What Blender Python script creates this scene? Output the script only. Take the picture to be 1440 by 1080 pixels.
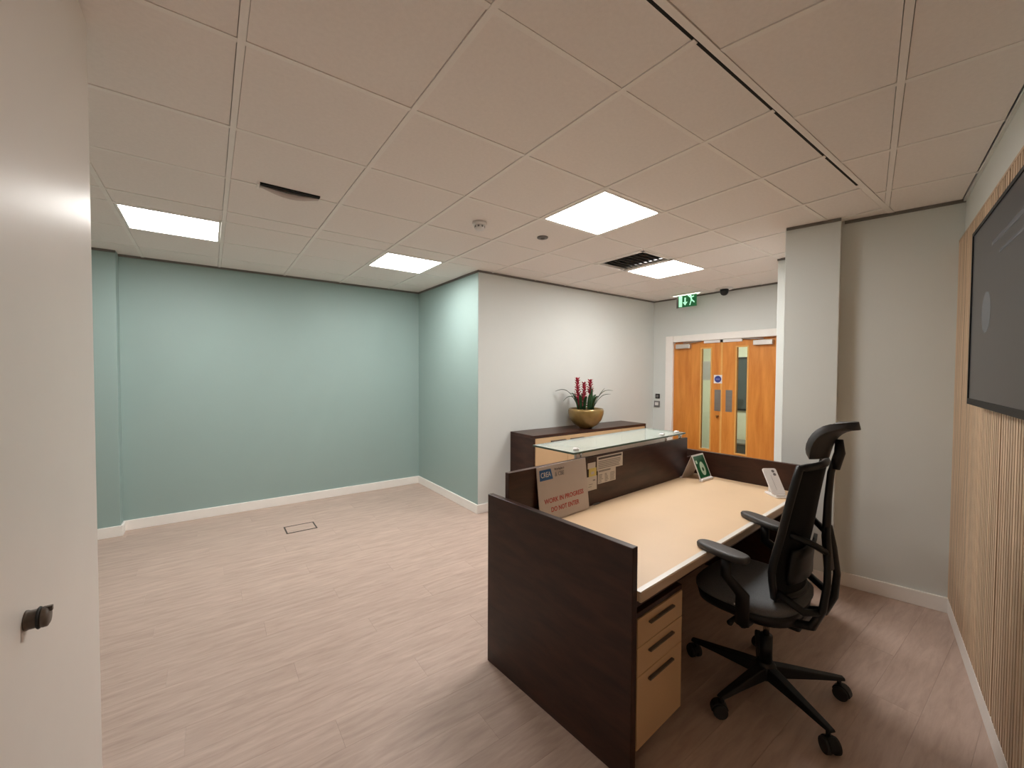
import bpy, bmesh, math, random
from mathutils import Vector, Matrix
random.seed(7)
S = bpy.context.scene
for o in list(bpy.data.objects):
    bpy.data.objects.remove(o)
COL = S.collection
PI = math.pi

# ------------------------------------------------------------------ camera
F_PX, PITCH, ROLL, YAW, CAM_H = 578.48, -0.0261, 0.005, 0.9361, 1.5205
cam_d = bpy.data.cameras.new('camera')
cam = bpy.data.objects.new('camera', cam_d)
COL.objects.link(cam)
cam_d.sensor_fit = 'HORIZONTAL'
cam_d.sensor_width = 36.0
cam_d.lens = F_PX / 1440 * 36.0
cam_d.clip_start = 0.01
r0 = Vector((math.sin(YAW), -math.cos(YAW), 0))
f0 = Vector((math.cos(YAW), math.sin(YAW), 0))
zz = Vector((0, 0, 1))
fw = f0 * math.cos(PITCH) + zz * math.sin(PITCH)
up0 = -f0 * math.sin(PITCH) + zz * math.cos(PITCH)
Rv = r0 * math.cos(ROLL) + up0 * math.sin(ROLL)
Uv = -r0 * math.sin(ROLL) + up0 * math.cos(ROLL)
M = Matrix((Rv, Uv, -fw)).transposed().to_4x4()
M.translation = Vector((0, 0, CAM_H))
cam.matrix_world = M
S.camera = cam

# ------------------------------------------------------------------ world, exposure
w = bpy.data.worlds.new('world')
S.world = w
w.use_nodes = True
w.node_tree.nodes['Background'].inputs[0].default_value = (0.9, 0.92, 1.0, 1)
w.node_tree.nodes['Background'].inputs[1].default_value = 0.02
S.view_settings.view_transform = 'Standard'
S.view_settings.look = 'None'
S.view_settings.gamma = 1.0
S.view_settings.use_curve_mapping = False
S.view_settings.exposure = 0.0
S.cycles.diffuse_bounces = 8
S.cycles.max_bounces = 14
PANEL_LIGHT = 34.0          # emission of the four ceiling panels
PANEL_COL = (1.0, 0.97, 0.935)

# ------------------------------------------------------------------ key dimensions (metres)
HC = 2.614
XR, YB, YP, XD, XN, YN = 2.324, 5.318, 3.776, 5.449, -0.674, 5.175
XL, YL = -0.298, 1.865            # pale partition beside the camera
ANG = 0.2226                      # the slatted wall is turned by this angle
dC = Vector((math.cos(ANG), math.sin(ANG), 0))
nC = Vector((-math.sin(ANG), math.cos(ANG), 0))
NC0 = -0.4365                     # wall plane: nC . P
DD0, DDCOL = 3.799, 3.698         # end wall and column planes: dC . P
YDARK = 0.7563
def cpt(s, n, z=0.0):
    return dC * s + nC * n + Vector((0, 0, z))

# ------------------------------------------------------------------ materials
def srgb(r, g, b):
    f = lambda c: ((c / 255) / 12.92) if c / 255 <= 0.04045 else (((c / 255) + 0.055) / 1.055) ** 2.4
    return (f(r), f(g), f(b), 1)
class NT:
    def __init__(s, name):
        s.m = bpy.data.materials.new(name); s.m.use_nodes = True
        s.t = s.m.node_tree; s.b = s.t.nodes['Principled BSDF']
    def n(s, k, **kw):
        x = s.t.nodes.new(k)
        for a, v in kw.items():
            if a in x.inputs.keys(): x.inputs[a].default_value = v
            else: setattr(x, a, v)
        return x
    def l(s, a, b): s.t.links.new(a, b)
def mat(name, col, rough=0.5, metal=0.0, spec=0.5, var=0.0, vscale=4.0, bump=0.0, bscale=200.0, stretch=None, coat=0.0):
    t = NT(name)
    t.b.inputs['Base Color'].default_value = col
    t.b.inputs['Roughness'].default_value = rough
    t.b.inputs['Metallic'].default_value = metal
    t.b.inputs['Specular IOR Level'].default_value = spec
    t.b.inputs['Coat Weight'].default_value = coat
    tc = t.n('ShaderNodeTexCoord')
    mp = t.n('ShaderNodeMapping')
    if stretch: mp.inputs['Scale'].default_value = stretch
    t.l(tc.outputs['Object'], mp.inputs['Vector'])
    if var:
        nz = t.n('ShaderNodeTexNoise', Scale=vscale, Detail=6.0, Roughness=0.6)
        t.l(mp.outputs[0], nz.inputs['Vector'])
        rp = t.n('ShaderNodeValToRGB')
        c0 = tuple(max(0, c * (1 - var)) for c in col[:3]) + (1,)
        c1 = tuple(c * (1 + var) for c in col[:3]) + (1,)
        rp.color_ramp.elements[0].color = c0; rp.color_ramp.elements[1].color = c1
        rp.color_ramp.elements[0].position = 0.3; rp.color_ramp.elements[1].position = 0.7
        t.l(nz.outputs['Fac'], rp.inputs[0]); t.l(rp.outputs[0], t.b.inputs['Base Color'])
    if bump:
        n2 = t.n('ShaderNodeTexNoise', Scale=bscale, Detail=3.0)
        t.l(mp.outputs[0], n2.inputs['Vector'])
        bp = t.n('ShaderNodeBump', Strength=bump, Distance=0.002)
        t.l(n2.outputs['Fac'], bp.inputs['Height']); t.l(bp.outputs[0], t.b.inputs['Normal'])
    return t.m
def emit(name, col, k):
    t = NT(name)
    t.b.inputs['Base Color'].default_value = col
    t.b.inputs['Emission Color'].default_value = col
    t.b.inputs['Emission Strength'].default_value = k
    return t.m
def wood(name, c0, c1, stretch, scale=3.0, rough=0.4, objrand=0.0, spec=0.5, worldspace=False, detail=8.0, bump=0.0):
    t = NT(name)
    tc = t.n('ShaderNodeTexCoord'); mp = t.n('ShaderNodeMapping'); mp.inputs['Scale'].default_value = stretch
    oi = t.n('ShaderNodeObjectInfo')
    add = t.n('ShaderNodeVectorMath', operation='ADD')
    t.l(tc.outputs['Object'], add.inputs[0])
    sc = t.n('ShaderNodeVectorMath', operation='SCALE'); sc.inputs['Scale'].default_value = 37.0 if objrand else 0.0
    cb = t.n('ShaderNodeCombineXYZ')
    for i in range(3): t.l(oi.outputs['Random'], cb.inputs[i])
    t.l(cb.outputs[0], sc.inputs[0]); t.l(sc.outputs[0], add.inputs[1]); t.l(add.outputs[0], mp.inputs['Vector'])
    nz = t.n('ShaderNodeTexNoise', Scale=scale, Detail=detail, Roughness=0.62, Distortion=0.4)
    t.l(mp.outputs[0], nz.inputs['Vector'])
    rp = t.n('ShaderNodeValToRGB')
    rp.color_ramp.elements[0].color = c0; rp.color_ramp.elements[1].color = c1
    rp.color_ramp.elements[0].position = 0.32; rp.color_ramp.elements[1].position = 0.68
    t.l(nz.outputs['Fac'], rp.inputs[0])
    out = rp.outputs[0]
    if objrand:
        mr = t.n('ShaderNodeMapRange'); mr.inputs['To Min'].default_value = 1 - objrand; mr.inputs['To Max'].default_value = 1 + objrand
        t.l(oi.outputs['Random'], mr.inputs['Value'])
        vm = t.n('ShaderNodeVectorMath', operation='SCALE')
        t.l(out, vm.inputs[0]); t.l(mr.outputs[0], vm.inputs['Scale']); out = vm.outputs[0]
    t.l(out, t.b.inputs['Base Color'])
    t.b.inputs['Roughness'].default_value = rough
    t.b.inputs['Specular IOR Level'].default_value = spec
    if bump:
        bp = t.n('ShaderNodeBump', Strength=bump, Distance=0.002)
        t.l(nz.outputs['Fac'], bp.inputs['Height']); t.l(bp.outputs[0], t.b.inputs['Normal'])
    return t.m
def glassmat(name, tint, ior=1.5, rough=0.0):
    t = NT(name)
    tr = t.n('ShaderNodeBsdfTransparent'); tr.inputs[0].default_value = tint
    gl = t.n('ShaderNodeBsdfGlossy'); gl.inputs['Roughness'].default_value = rough + 0.02
    fr = t.n('ShaderNodeFresnel', IOR=ior)
    mx = t.n('ShaderNodeMixShader')
    t.l(fr.outputs[0], mx.inputs[0]); t.l(tr.outputs[0], mx.inputs[1]); t.l(gl.outputs[0], mx.inputs[2])
    t.l(mx.outputs[0], t.t.nodes['Material Output'].inputs[0])
    return t.m

MT = {}
MT['pale'] = mat('pale_grey_green_paint', (0.68, 0.71, 0.69, 1), 0.6, var=0.015, vscale=1.5, bump=0.08, bscale=500)
MT['teal'] = mat('teal_paint', (0.305, 0.41, 0.39, 1), 0.6, var=0.02, vscale=1.5, bump=0.08, bscale=500)
MT['partition'] = mat('partition_paint', (0.76, 0.72, 0.68, 1), 0.40, spec=0.3, var=0.02, vscale=2, bump=0.03, bscale=60)
MT['white'] = mat('white_gloss_paint', (0.90, 0.87, 0.83, 1), 0.35, var=0.02, vscale=6)
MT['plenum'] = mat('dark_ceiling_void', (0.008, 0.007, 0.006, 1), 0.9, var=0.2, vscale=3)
MT['tile'] = mat('mineral_ceiling_tile', (0.86, 0.81, 0.775, 1), 0.9, spec=0.1, var=0.025, vscale=60, bump=0.25, bscale=350)
MT['bar'] = mat('ceiling_grid_steel', (0.88, 0.84, 0.80, 1), 0.5, var=0.02, vscale=10)
MT['trim'] = mat('ceiling_edge_trim', (0.17, 0.155, 0.14, 1), 0.7, var=0.1, vscale=8)  # on the edge trims this grey includes the shade under the ceiling line
MT['plank'] = wood('limed_vinyl_plank', (0.42, 0.312, 0.258, 1), (0.55, 0.423, 0.357, 1), (2.6, 17.0, 1.0), 1.8, 0.45, objrand=0.03, spec=0.35, bump=0.12)
MT['slab'] = mat('floor_joint', (0.36, 0.27, 0.225, 1), 0.8, var=0.1)
MT['wenge'] = wood('wenge_veneer', (0.016, 0.0048, 0.0026, 1), (0.050, 0.0175, 0.0095, 1), (1.2, 1.2, 5.0), 3.0, 0.36, spec=0.35, bump=0.05)
MT['wengeh'] = wood('wenge_veneer_long', (0.022, 0.0070, 0.0040, 1), (0.062, 0.023, 0.0135, 1), (1.0, 6.0, 6.0), 3.0, 0.36, spec=0.35, bump=0.05)
MT['beige'] = mat('beige_laminate', srgb(222, 192, 156), 0.42, var=0.035, vscale=2.0, bump=0.02, bscale=80)
MT['beige2'] = mat('beige_laminate_front', srgb(205, 172, 132), 0.45, var=0.03, vscale=3.0)
MT['strip'] = mat('white_edge_strip', (0.80, 0.77, 0.72, 1), 0.25, var=0.02, vscale=10)
MT['edge'] = mat('tan_edge_band', srgb(190, 165, 138), 0.3, var=0.03, vscale=10)
MT['slat'] = wood('oak_slat', (0.48, 0.335, 0.215, 1), (0.72, 0.535, 0.37, 1), (30.0, 30.0, 0.8), 1.5, 0.5, objrand=0.15, spec=0.35)
MT['slatback'] = mat('slat_backing', (0.13, 0.08, 0.045, 1), 0.8, var=0.2, vscale=10)
MT['doorwood'] = wood('orange_oak_veneer', srgb(196, 118, 42), srgb(222, 148, 66), (6.0, 6.0, 0.7), 2.0, 0.38, spec=0.45)
MT['bead'] = mat('pale_oak_bead', srgb(222, 168, 92), 0.4, var=0.05, vscale=20)
MT['steel'] = mat('brushed_steel', (0.36, 0.34, 0.32, 1), 0.38, 1.0, var=0.08, vscale=4, stretch=(1, 1, 20))
MT['alu'] = mat('satin_aluminium', (0.62, 0.58, 0.54, 1), 0.35, 0.8, var=0.04, vscale=20)
MT['brass'] = mat('aged_brass', (0.30, 0.17, 0.06, 1), 0.4, 0.9, var=0.1, vscale=30)
MT['black'] = mat('black_plastic', (0.007, 0.007, 0.0075, 1), 0.45, spec=0.35, var=0.2, vscale=30, bump=0.05, bscale=400)
MT['pad'] = mat('soft_black_pad', (0.035, 0.033, 0.032, 1), 0.5, var=0.15, vscale=20, bump=0.1, bscale=500)
MT['fabric'] = mat('charcoal_seat_fabric', (0.125, 0.13, 0.135, 1), 0.85, spec=0.25, var=0.25, vscale=300, bump=0.35, bscale=900)
MT['meshback'] = mat('black_mesh_fabric', (0.007, 0.007, 0.0075, 1), 0.8, spec=0.2, var=0.3, vscale=400, bump=0.4, bscale=900)
MT['rubber'] = mat('caster_rubber', (0.012, 0.012, 0.012, 1), 0.6, var=0.2, vscale=40)
MT['chrome'] = mat('chrome', (0.6, 0.58, 0.56, 1), 0.2, 1.0, var=0.03, vscale=20)
MT['tvframe'] = mat('television_bezel', (0.006, 0.006, 0.006, 1), 0.5, spec=0.2, var=0.1, vscale=20)
MT['tvside'] = mat('television_edge_trim', (0.075, 0.05, 0.04, 1), 0.35, 0.3, var=0.1, vscale=20)
MT['paper'] = mat('white_paper', (0.66, 0.62, 0.59, 1), 0.7, var=0.02, vscale=20)
MT['foam'] = mat('white_foam_board', (0.56, 0.50, 0.475, 1), 0.45, var=0.02, vscale=15)
MT['ink'] = mat('black_ink', (0.07, 0.06, 0.06, 1), 0.6, var=0.1, vscale=50)
MT['greyink'] = mat('grey_ink', (0.27, 0.25, 0.25, 1), 0.6, var=0.1, vscale=50)
MT['red'] = mat('red_ink', srgb(176, 62, 58), 0.6, var=0.05, vscale=50)
MT['blue'] = mat('blue_ink', srgb(38, 92, 150), 0.5, var=0.05, vscale=50)
MT['navy'] = mat('navy_sign_blue', srgb(44, 56, 132), 0.4, var=0.05, vscale=50)
MT['paleblue'] = mat('pale_blue_print', srgb(140, 150, 205), 0.5, var=0.05, vscale=50)
MT['yellow'] = mat('yellow_note', srgb(222, 208, 130), 0.7, var=0.03, vscale=50)
MT['green'] = mat('green_card', srgb(24, 92, 56), 0.35, var=0.25, vscale=40)
MT['mint'] = mat('mint_print', srgb(196, 222, 200), 0.5, var=0.05, vscale=50)
MT['whiteplastic'] = mat('white_plastic', (0.78, 0.75, 0.73, 1), 0.35, var=0.02, vscale=30)
MT['greyplastic'] = mat('grey_plastic', (0.17, 0.16, 0.155, 1), 0.5, var=0.05, vscale=30)
MT['rimdark'] = mat('dark_bronze_rim', (0.05, 0.04, 0.033, 1), 0.6, var=0.1, vscale=30)
MT['bowl'] = mat('golden_glazed_bowl', (0.27, 0.175, 0.055, 1), 0.30, 0.35, var=0.22, vscale=9, coat=0.3)
MT['soil'] = mat('potting_soil', (0.03, 0.02, 0.013, 1), 0.95, var=0.5, vscale=60, bump=0.8, bscale=80)
MT['leaf'] = mat('dark_green_leaf', (0.018, 0.060, 0.022, 1), 0.35, var=0.4, vscale=14)
MT['bract'] = mat('crimson_bract', (0.42, 0.03, 0.06, 1), 0.45, var=0.35, vscale=30)
MT['stub'] = mat('taupe_metal_stub', (0.115, 0.092, 0.075, 1), 0.45, 0.3, var=0.2, vscale=60)
MT['panel'] = emit('light_panel_diffuser', PANEL_COL + (1,), PANEL_LIGHT)
MT['exitgreen'] = emit('exit_sign_green', srgb(6, 84, 44), 0.55)
MT['exitmint'] = emit('exit_sign_pictogram', srgb(176, 240, 206), 0.75)
MT['exitglow'] = emit('exit_sign_lamp', (0.96, 1.0, 0.80, 1), 2.6)
MT['screen'] = emit('television_screen', srgb(50, 50, 54), 0.30)
MT['screen'].node_tree.nodes['Principled BSDF'].inputs['Base Color'].default_value = (0.012, 0.012, 0.013, 1)
MT['screen'].node_tree.nodes['Principled BSDF'].inputs['Roughness'].default_value = 0.28
MT['screenmark'] = emit('television_screen_mark', srgb(92, 92, 92), 0.55)
MT['screenmark'].node_tree.nodes['Principled BSDF'].inputs['Base Color'].default_value = (0.02, 0.02, 0.02, 1)
MT['screenfaint'] = emit('television_screen_caption', srgb(60, 60, 63), 0.45)
MT['screenfaint'].node_tree.nodes['Principled BSDF'].inputs['Base Color'].default_value = (0.02, 0.02, 0.02, 1)
MT['glass'] = glassmat('clear_door_glass', (0.93, 0.96, 0.92, 1))
t = NT('frosted_shelf_glass')
_tr = t.n('ShaderNodeBsdfTransparent'); _tr.inputs[0].default_value = (0.85, 0.93, 0.89, 1)
_mx = t.n('ShaderNodeMixShader'); _mx.inputs[0].default_value = 0.5
t.b.inputs['Base Color'].default_value = (0.60, 0.64, 0.60, 1); t.b.inputs['Roughness'].default_value = 0.22
t.l(_tr.outputs[0], _mx.inputs[1]); t.l(t.b.outputs[0], _mx.inputs[2]); t.l(_mx.outputs[0], t.t.nodes['Material Output'].inputs[0])
MT['shelfglass'] = t.m
MT['glassedge'] = mat('green_glass_edge', (0.10, 0.15, 0.125, 1), 0.15, var=0.05, vscale=20)
MT['corr_wall'] = mat('corridor_paint', (0.74, 0.75, 0.62, 1), 0.7, var=0.02, vscale=2)
MT['corr_floor'] = mat('corridor_carpet', (0.13, 0.14, 0.14, 1), 0.9, var=0.2, vscale=80)
MT['corr_dark'] = mat('dark_slate_board', (0.05, 0.065, 0.07, 1), 0.5, var=0.2, vscale=6)
MT['corr_light'] = emit('corridor_lamp', (0.98, 1.0, 0.90, 1), 40.0)

# ------------------------------------------------------------------ mesh helpers
class MB:
    def __init__(s): s.v = []; s.f = []
    def add(s, vs, fs):
        k = len(s.v); s.v += [tuple(x) for x in vs]; s.f += [tuple(i + k for i in f) for f in fs]; return s
    def box(s, a, b, mt=None):
        x0, y0, z0 = a; x1, y1, z1 = b
        vs = [Vector(p) for p in ((x0,y0,z0),(x1,y0,z0),(x1,y1,z0),(x0,y1,z0),(x0,y0,z1),(x1,y0,z1),(x1,y1,z1),(x0,y1,z1))]
        if mt: vs = [mt @ p for p in vs]
        return s.add(vs, [(0,3,2,1),(4,5,6,7),(0,1,5,4),(1,2,6,5),(2,3,7,6),(3,0,4,7)])
    def prism(s, pts, z0, z1):
        n = len(pts)
        vs = [(p[0], p[1], z0) for p in pts] + [(p[0], p[1], z1) for p in pts]
        fs = [tuple(reversed(range(n))), tuple(range(n, 2*n))] + [(i, (i+1) % n, n+(i+1) % n, n+i) for i in range(n)]
        return s.add(vs, fs)
    def prism3(s, pts, off):
        n = len(pts); off = Vector(off)
        vs = [Vector(p) for p in pts] + [Vector(p) + off for p in pts]
        fs = [tuple(reversed(range(n))), tuple(range(n, 2*n))] + [(i, (i+1) % n, n+(i+1) % n, n+i) for i in range(n)]
        return s.add(vs, fs)
    def cyl(s, p, q, r, r2=None, n=16, cap=True):
        return s.tube([p, q], [r, r if r2 is None else r2], n, cap)
    def tube(s, pts, rad, n=10, cap=True, flat=1.0, ref=None):
        pts = [Vector(p) for p in pts]
        if not isinstance(rad, (list, tuple)): rad = [rad] * len(pts)
        vs = []; prev = None
        for i, p in enumerate(pts):
            t = (pts[min(i+1, len(pts)-1)] - pts[max(i-1, 0)]).normalized()
            if prev is None:
                a = Vector(ref) if ref else (Vector((0,0,1)) if abs(t.z) < 0.9 else Vector((1,0,0)))
            else: a = prev
            a = (a - t * a.dot(t)).normalized(); prev = a
            b = t.cross(a)
            for k in range(n):
                th = 2*PI*k/n
                vs.append(p + a * (math.cos(th) * rad[i] * flat) + b * (math.sin(th) * rad[i]))
        fs = []
        for i in range(len(pts)-1):
            for k in range(n):
                fs.append((i*n+k, i*n+(k+1) % n, (i+1)*n+(k+1) % n, (i+1)*n+k))
        if cap:
            fs.append(tuple(reversed(range(n)))); fs.append(tuple(range((len(pts)-1)*n, len(pts)*n)))
        return s.add(vs, fs)
    def lathe(s, prof, n=28, c=(0, 0)):
        vs = []; m = len(prof)
        for (r, z) in prof:
            for k in range(n):
                th = 2*PI*k/n
                vs.append((c[0] + r*math.cos(th), c[1] + r*math.sin(th), z))
        fs = []
        for i in range(m-1):
            for k in range(n):
                fs.append((i*n+k, i*n+(k+1) % n, (i+1)*n+(k+1) % n, (i+1)*n+k))
        fs.append(tuple(reversed(range(n)))); fs.append(tuple(range((m-1)*n, m*n)))
        return s.add(vs, fs)
    def sheet(s, grid, th, nrm=None):
        """grid[i][j] of points -> closed sheet of thickness th"""
        R, C = len(grid), len(grid[0])
        P = [[Vector(p) for p in row] for row in grid]
        top = []; bot = []
        for i in range(R):
            for j in range(C):
                du = P[i][min(j+1, C-1)] - P[i][max(j-1, 0)]
                dv = P[min(i+1, R-1)][j] - P[max(i-1, 0)][j]
                nn = du.cross(dv)
                nn = nn.normalized() if nn.length > 1e-9 else Vector((0, 0, 1))
                t = th[i][j] if isinstance(th, list) else th
                top.append(P[i][j] + nn * t / 2); bot.append(P[i][j] - nn * t / 2)
        k = R * C; fs = []
        for i in range(R-1):
            for j in range(C-1):
                a, b, c, d = i*C+j, i*C+j+1, (i+1)*C+j+1, (i+1)*C+j
                fs.append((a, b, c, d)); fs.append((k+d, k+c, k+b, k+a))
        for j in range(C-1):
            fs.append((k+j, k+j+1, j+1, j)); e = (R-1)*C
            fs.append((e+j, e+j+1, k+e+j+1, k+e+j))
        for i in range(R-1):
            fs.append((i*C, (i+1)*C, k+(i+1)*C, k+i*C)); e = C-1
            fs.append((k+i*C+e, k+(i+1)*C+e, (i+1)*C+e, i*C+e))
        return s.add(top + bot, fs)
    def mesh(s, name, m, smooth=False):
        me = bpy.data.meshes.new(name)
        me.from_pydata(s.v, [], s.f); me.update()
        bm = bmesh.new(); bm.from_mesh(me)
        bmesh.ops.recalc_face_normals(bm, faces=bm.faces[:]); bm.to_mesh(me); bm.free()
        me.materials.append(MT[m] if isinstance(m, str) else m)
        if smooth:
            for p in me.polygons: p.use_smooth = True
        return me
    def build(s, name, m, parent=None, smooth=False, bevel=0.0, subd=0, loc=None, rz=None, seg=2):
        me = s.mesh(name, m, smooth)
        o = bpy.data.objects.new(name, me); COL.objects.link(o)
        if parent: o.parent = parent
        if loc: o.location = loc
        if rz is not None: o.rotation_euler = (0, 0, rz)
        if bevel:
            b = o.modifiers.new('bevel', 'BEVEL'); b.width = bevel; b.segments = seg; b.limit_method = 'ANGLE'; b.angle_limit = 0.6
            if smooth is None: pass
        if subd:
            sd = o.modifiers.new('subd', 'SUBSURF'); sd.levels = subd; sd.render_levels = subd
        return o
def bx(a, b, name, m, parent=None, bevel=0.0, mt=None, seg=2):
    return MB().box(a, b, mt).build(name, m, parent, bevel=bevel, seg=seg)
def empty(name, loc=(0, 0, 0), rz=0.0, parent=None):
    o = bpy.data.objects.new(name, None); COL.objects.link(o)
    o.location = loc; o.rotation_euler = (0, 0, rz); o.empty_display_size = 0.1
    if parent: o.parent = parent
    return o
def tag(o, label, cat=None, group=None, kind=None):
    o['label'] = label
    if cat: o['category'] = cat
    if group: o['group'] = group
    if kind: o['kind'] = kind
    return o
def struct(o, label=None):
    o['kind'] = 'structure'
    if label: o['label'] = label
    return o
def instance(me, name, parent=None, loc=(0, 0, 0), rz=0.0):
    o = bpy.data.objects.new(name, me); COL.objects.link(o)
    if parent: o.parent = parent
    o.location = loc; o.rotation_euler = (0, 0, rz)
    return o
def text(body, size, m, parent, name, mtx, width=None, depth=0.0004, bold=0.0):
    cu = bpy.data.curves.new(name, 'FONT'); cu.body = body; cu.size = size; cu.extrude = depth; cu.offset = bold
    cu.align_x = 'CENTER'; cu.align_y = 'CENTER'; cu.resolution_u = 3
    tmp = bpy.data.objects.new(name + '_tmp', cu); COL.objects.link(tmp)
    dg = bpy.context.evaluated_depsgraph_get()
    me = bpy.data.meshes.new_from_object(tmp.evaluated_get(dg))
    bpy.data.objects.remove(tmp); bpy.data.curves.remove(cu)
    xs = [v.co.x for v in me.vertices]
    if width and xs:
        k = width / (max(xs) - min(xs))
        for v in me.vertices: v.co.x *= k
    for v in me.vertices: v.co = mtx @ v.co
    me.materials.clear(); me.materials.append(MT[m])
    o = bpy.data.objects.new(name, me); COL.objects.link(o); o.parent = parent
    return o
def clip(poly, n, k):
    """keep the part of a 2-D polygon with n.p >= k"""
    out = []
    for i in range(len(poly)):
        a, b = poly[i], poly[(i+1) % len(poly)]
        da = n[0]*a[0] + n[1]*a[1] - k; db = n[0]*b[0] + n[1]*b[1] - k
        if da >= 0: out.append(a)
        if (da > 0 > db) or (da < 0 < db):
            t = da / (da - db); out.append((a[0]+(b[0]-a[0])*t, a[1]+(b[1]-a[1])*t))
    return out
def area(p):
    return abs(sum(p[i][0]*p[(i+1) % len(p)][1] - p[(i+1) % len(p)][0]*p[i][1] for i in range(len(p)))) / 2
RC = Matrix(((dC.x, nC.x, 0, 0), (dC.y, nC.y, 0, 0), (0, 0, 1, 0), (0, 0, 0, 1)))   # (s, n, z) -> world

# ================================================================== STRUCTURE
ZT = HC + 0.11
XW = -2.2
# ---- walls
struct(bx((XW-0.1, YB, 0), (XR+0.1, YB+0.1, ZT), 'wall_back', 'teal'), 'teal painted wall at the back of the alcove')
struct(bx((XW, YN, 0), (XN, YB, ZT), 'wall_nib', 'teal', bevel=0.004), 'shallow teal pier at the left end of the teal wall')
struct(bx((XR, YP, 0), (XR+0.1, YB, ZT), 'wall_return', 'teal'), 'teal return wall between teal back wall and pale wall')
struct(bx((XR+0.004, YP-0.004, 0), (XD+0.1, YP+0.1, ZT), 'wall_middle', 'pale'), 'pale grey wall behind the low cabinet')
DY0, DY1, DZ = 2.06, 3.44, 1.985          # door opening
wb = MB().box((XD, DY1, 0), (XD+0.12, YP, ZT)).box((XD, 1.2, 0), (XD+0.12, DY0, ZT)).box((XD, DY0, DZ), (XD+0.12, DY1, ZT))
struct(wb.build('wall_door', 'pale'), 'pale wall around the double doors')
struct(bx((4.362, 0.9, 0), (XD, 1.675, ZT), 'wall_pier', 'pale', bevel=0.004), 'narrow pale pier beside the double doors')
struct(bx((DDCOL, 0.1644, 0), (4.95, 0.4903, ZT), 'wall_column', 'pale', mt=RC, bevel=0.004), 'pale square column behind the office chair')
struct(bx((DD0, NC0-0.1, 0), (DD0+0.1, 0.30, ZT), 'wall_end', 'pale', mt=RC), 'pale wall between the column and the slatted wall')
struct(bx((-2.6, NC0-0.1, 0), (DD0, NC0, ZT), 'wall_right', 'pale', mt=RC), 'pale wall carrying the slatted panelling')
struct(bx((XL-0.1, -1.2, 0), (XL, YL, HC+0.002), 'wall_left', 'partition', bevel=0.003), 'pale glossy partition close to the camera')
struct(bx((XW, YL-0.1, 0), (XL-0.1, YL, ZT), 'wall_recess', 'partition'))
struct(bx((XW-0.1, YL-0.1, 0), (XW, YB, ZT), 'wall_side', 'teal'))

# ---- floor with planks
fl = struct(bx((-3.0, -1.6, -0.08), (XD+0.15, 5.5, -0.004), 'floor', 'slab'), 'limed wood plank floor')
PW, PL = 0.168, 1.40
GAP = 0.0003
def plank_mesh(L):
    return MB().box((GAP, GAP, -0.0045), (L-GAP, PW-GAP, 0)).mesh('plank', 'plank')
full = plank_mesh(PL)
row = 0
y = -1.15
count = 0
while y < YB:
    x0 = -2.2; x1 = XD
    if y > YP: x1 = XR
    if y < 1.2: x1 = min(x1, 4.4)
    # slatted wall side: start where the plank comes inside the room
    if y < YL: x0 = XL
    xw = (y + PW - NC0 / nC.y) / (dC.y / dC.x)      # x where wall plane reaches the plank's upper edge
    x1 = min(x1, xw + 0.05)
    off = (row * 0.437) % PL
    x = math.floor((x0 - off) / PL) * PL + off
    while x < x1:
        a, b = max(x, x0), min(x + PL, x1)
        if b - a > 0.02:
            if abs(b - a - PL) < 1e-6: instance(full, 'plank', fl, (a, y, 0))
            else: instance(plank_mesh(b - a), 'plank', fl, (a, y, 0))
            count += 1
        x += PL
    y += PW; row += 1


# ---- ceiling: void slab, grid bars, tiles
ce = struct(bx((-2.4, -1.5, HC+0.10), (XD+0.1, YB+0.1, HC+0.16), 'ceiling', 'plenum'), 'suspended ceiling of square mineral tiles')
GX, GY, T = 0.6991, 1.0579, 0.6
xi = [-5, -4, -3, -2, -1, 0, 1, 2, 3, 4, 4.8, 5.8, 6.8, 7.92]
yj = [-0.5027, 0, 1, 2, 3, 4, 4.4, 5.4, 6.4, 7.10]
xs = [GX + T*i for i in xi]; ys = [GY + T*j for j in yj]
xs[0] = XW; xs[-1] = XD; ys[-1] = YB
LIGHT_CELLS = {(-2, 4.4): 0, (1, 4.4): 1, (2, 1): 2, (4.8, 2): 3}
VENT_CELL = (4, 2)
E1 = 0.0136       # tile edge to the grid line at the main bars
EY = 0.0120       # and at the cross bars
cellrect = {}
def tile(poly, z=0.0):
    if len(poly) < 3 or area(poly) < 0.0002: return
    MB().prism(poly, HC + 0.003 + z, HC + 0.018 + z).build('ceiling_tile', 'tile', ce)
for a in range(len(xs)-1):
    for b in range(len(ys)-1):
        key = (xi[a], yj[b])
        R = (xs[a], ys[b], xs[a+1], ys[b+1]); cellrect[key] = R
        if key in LIGHT_CELLS or key == VENT_CELL: continue
        if R[1] >= YP - 0.01 and R[0] > XR: continue
        yl = R[1] + (0.008 if b == 0 else EY)
        poly = [(R[0]+E1, yl), (R[2]-E1, yl), (R[2]-E1, R[3]-EY), (R[0]+E1, R[3]-EY)]
        if ys[b] < YL and R[2] <= XL: continue
        if ys[b] < 1.6 and R[0] > 4.5: continue
        tile(poly, random.uniform(-0.0012, 0.0012))
for a in range(1, len(xs)-1):
    y1 = YB if xs[a] < XR else YP
    y0 = YDARK if xs[a] > XL else YL
    if xs[a] > 4.5: y0 = 1.6
    bx((xs[a]-0.0115, y0, HC-0.0015), (xs[a]+0.0115, y1, HC+0.03), 'grid_bar', 'bar', ce)
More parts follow.
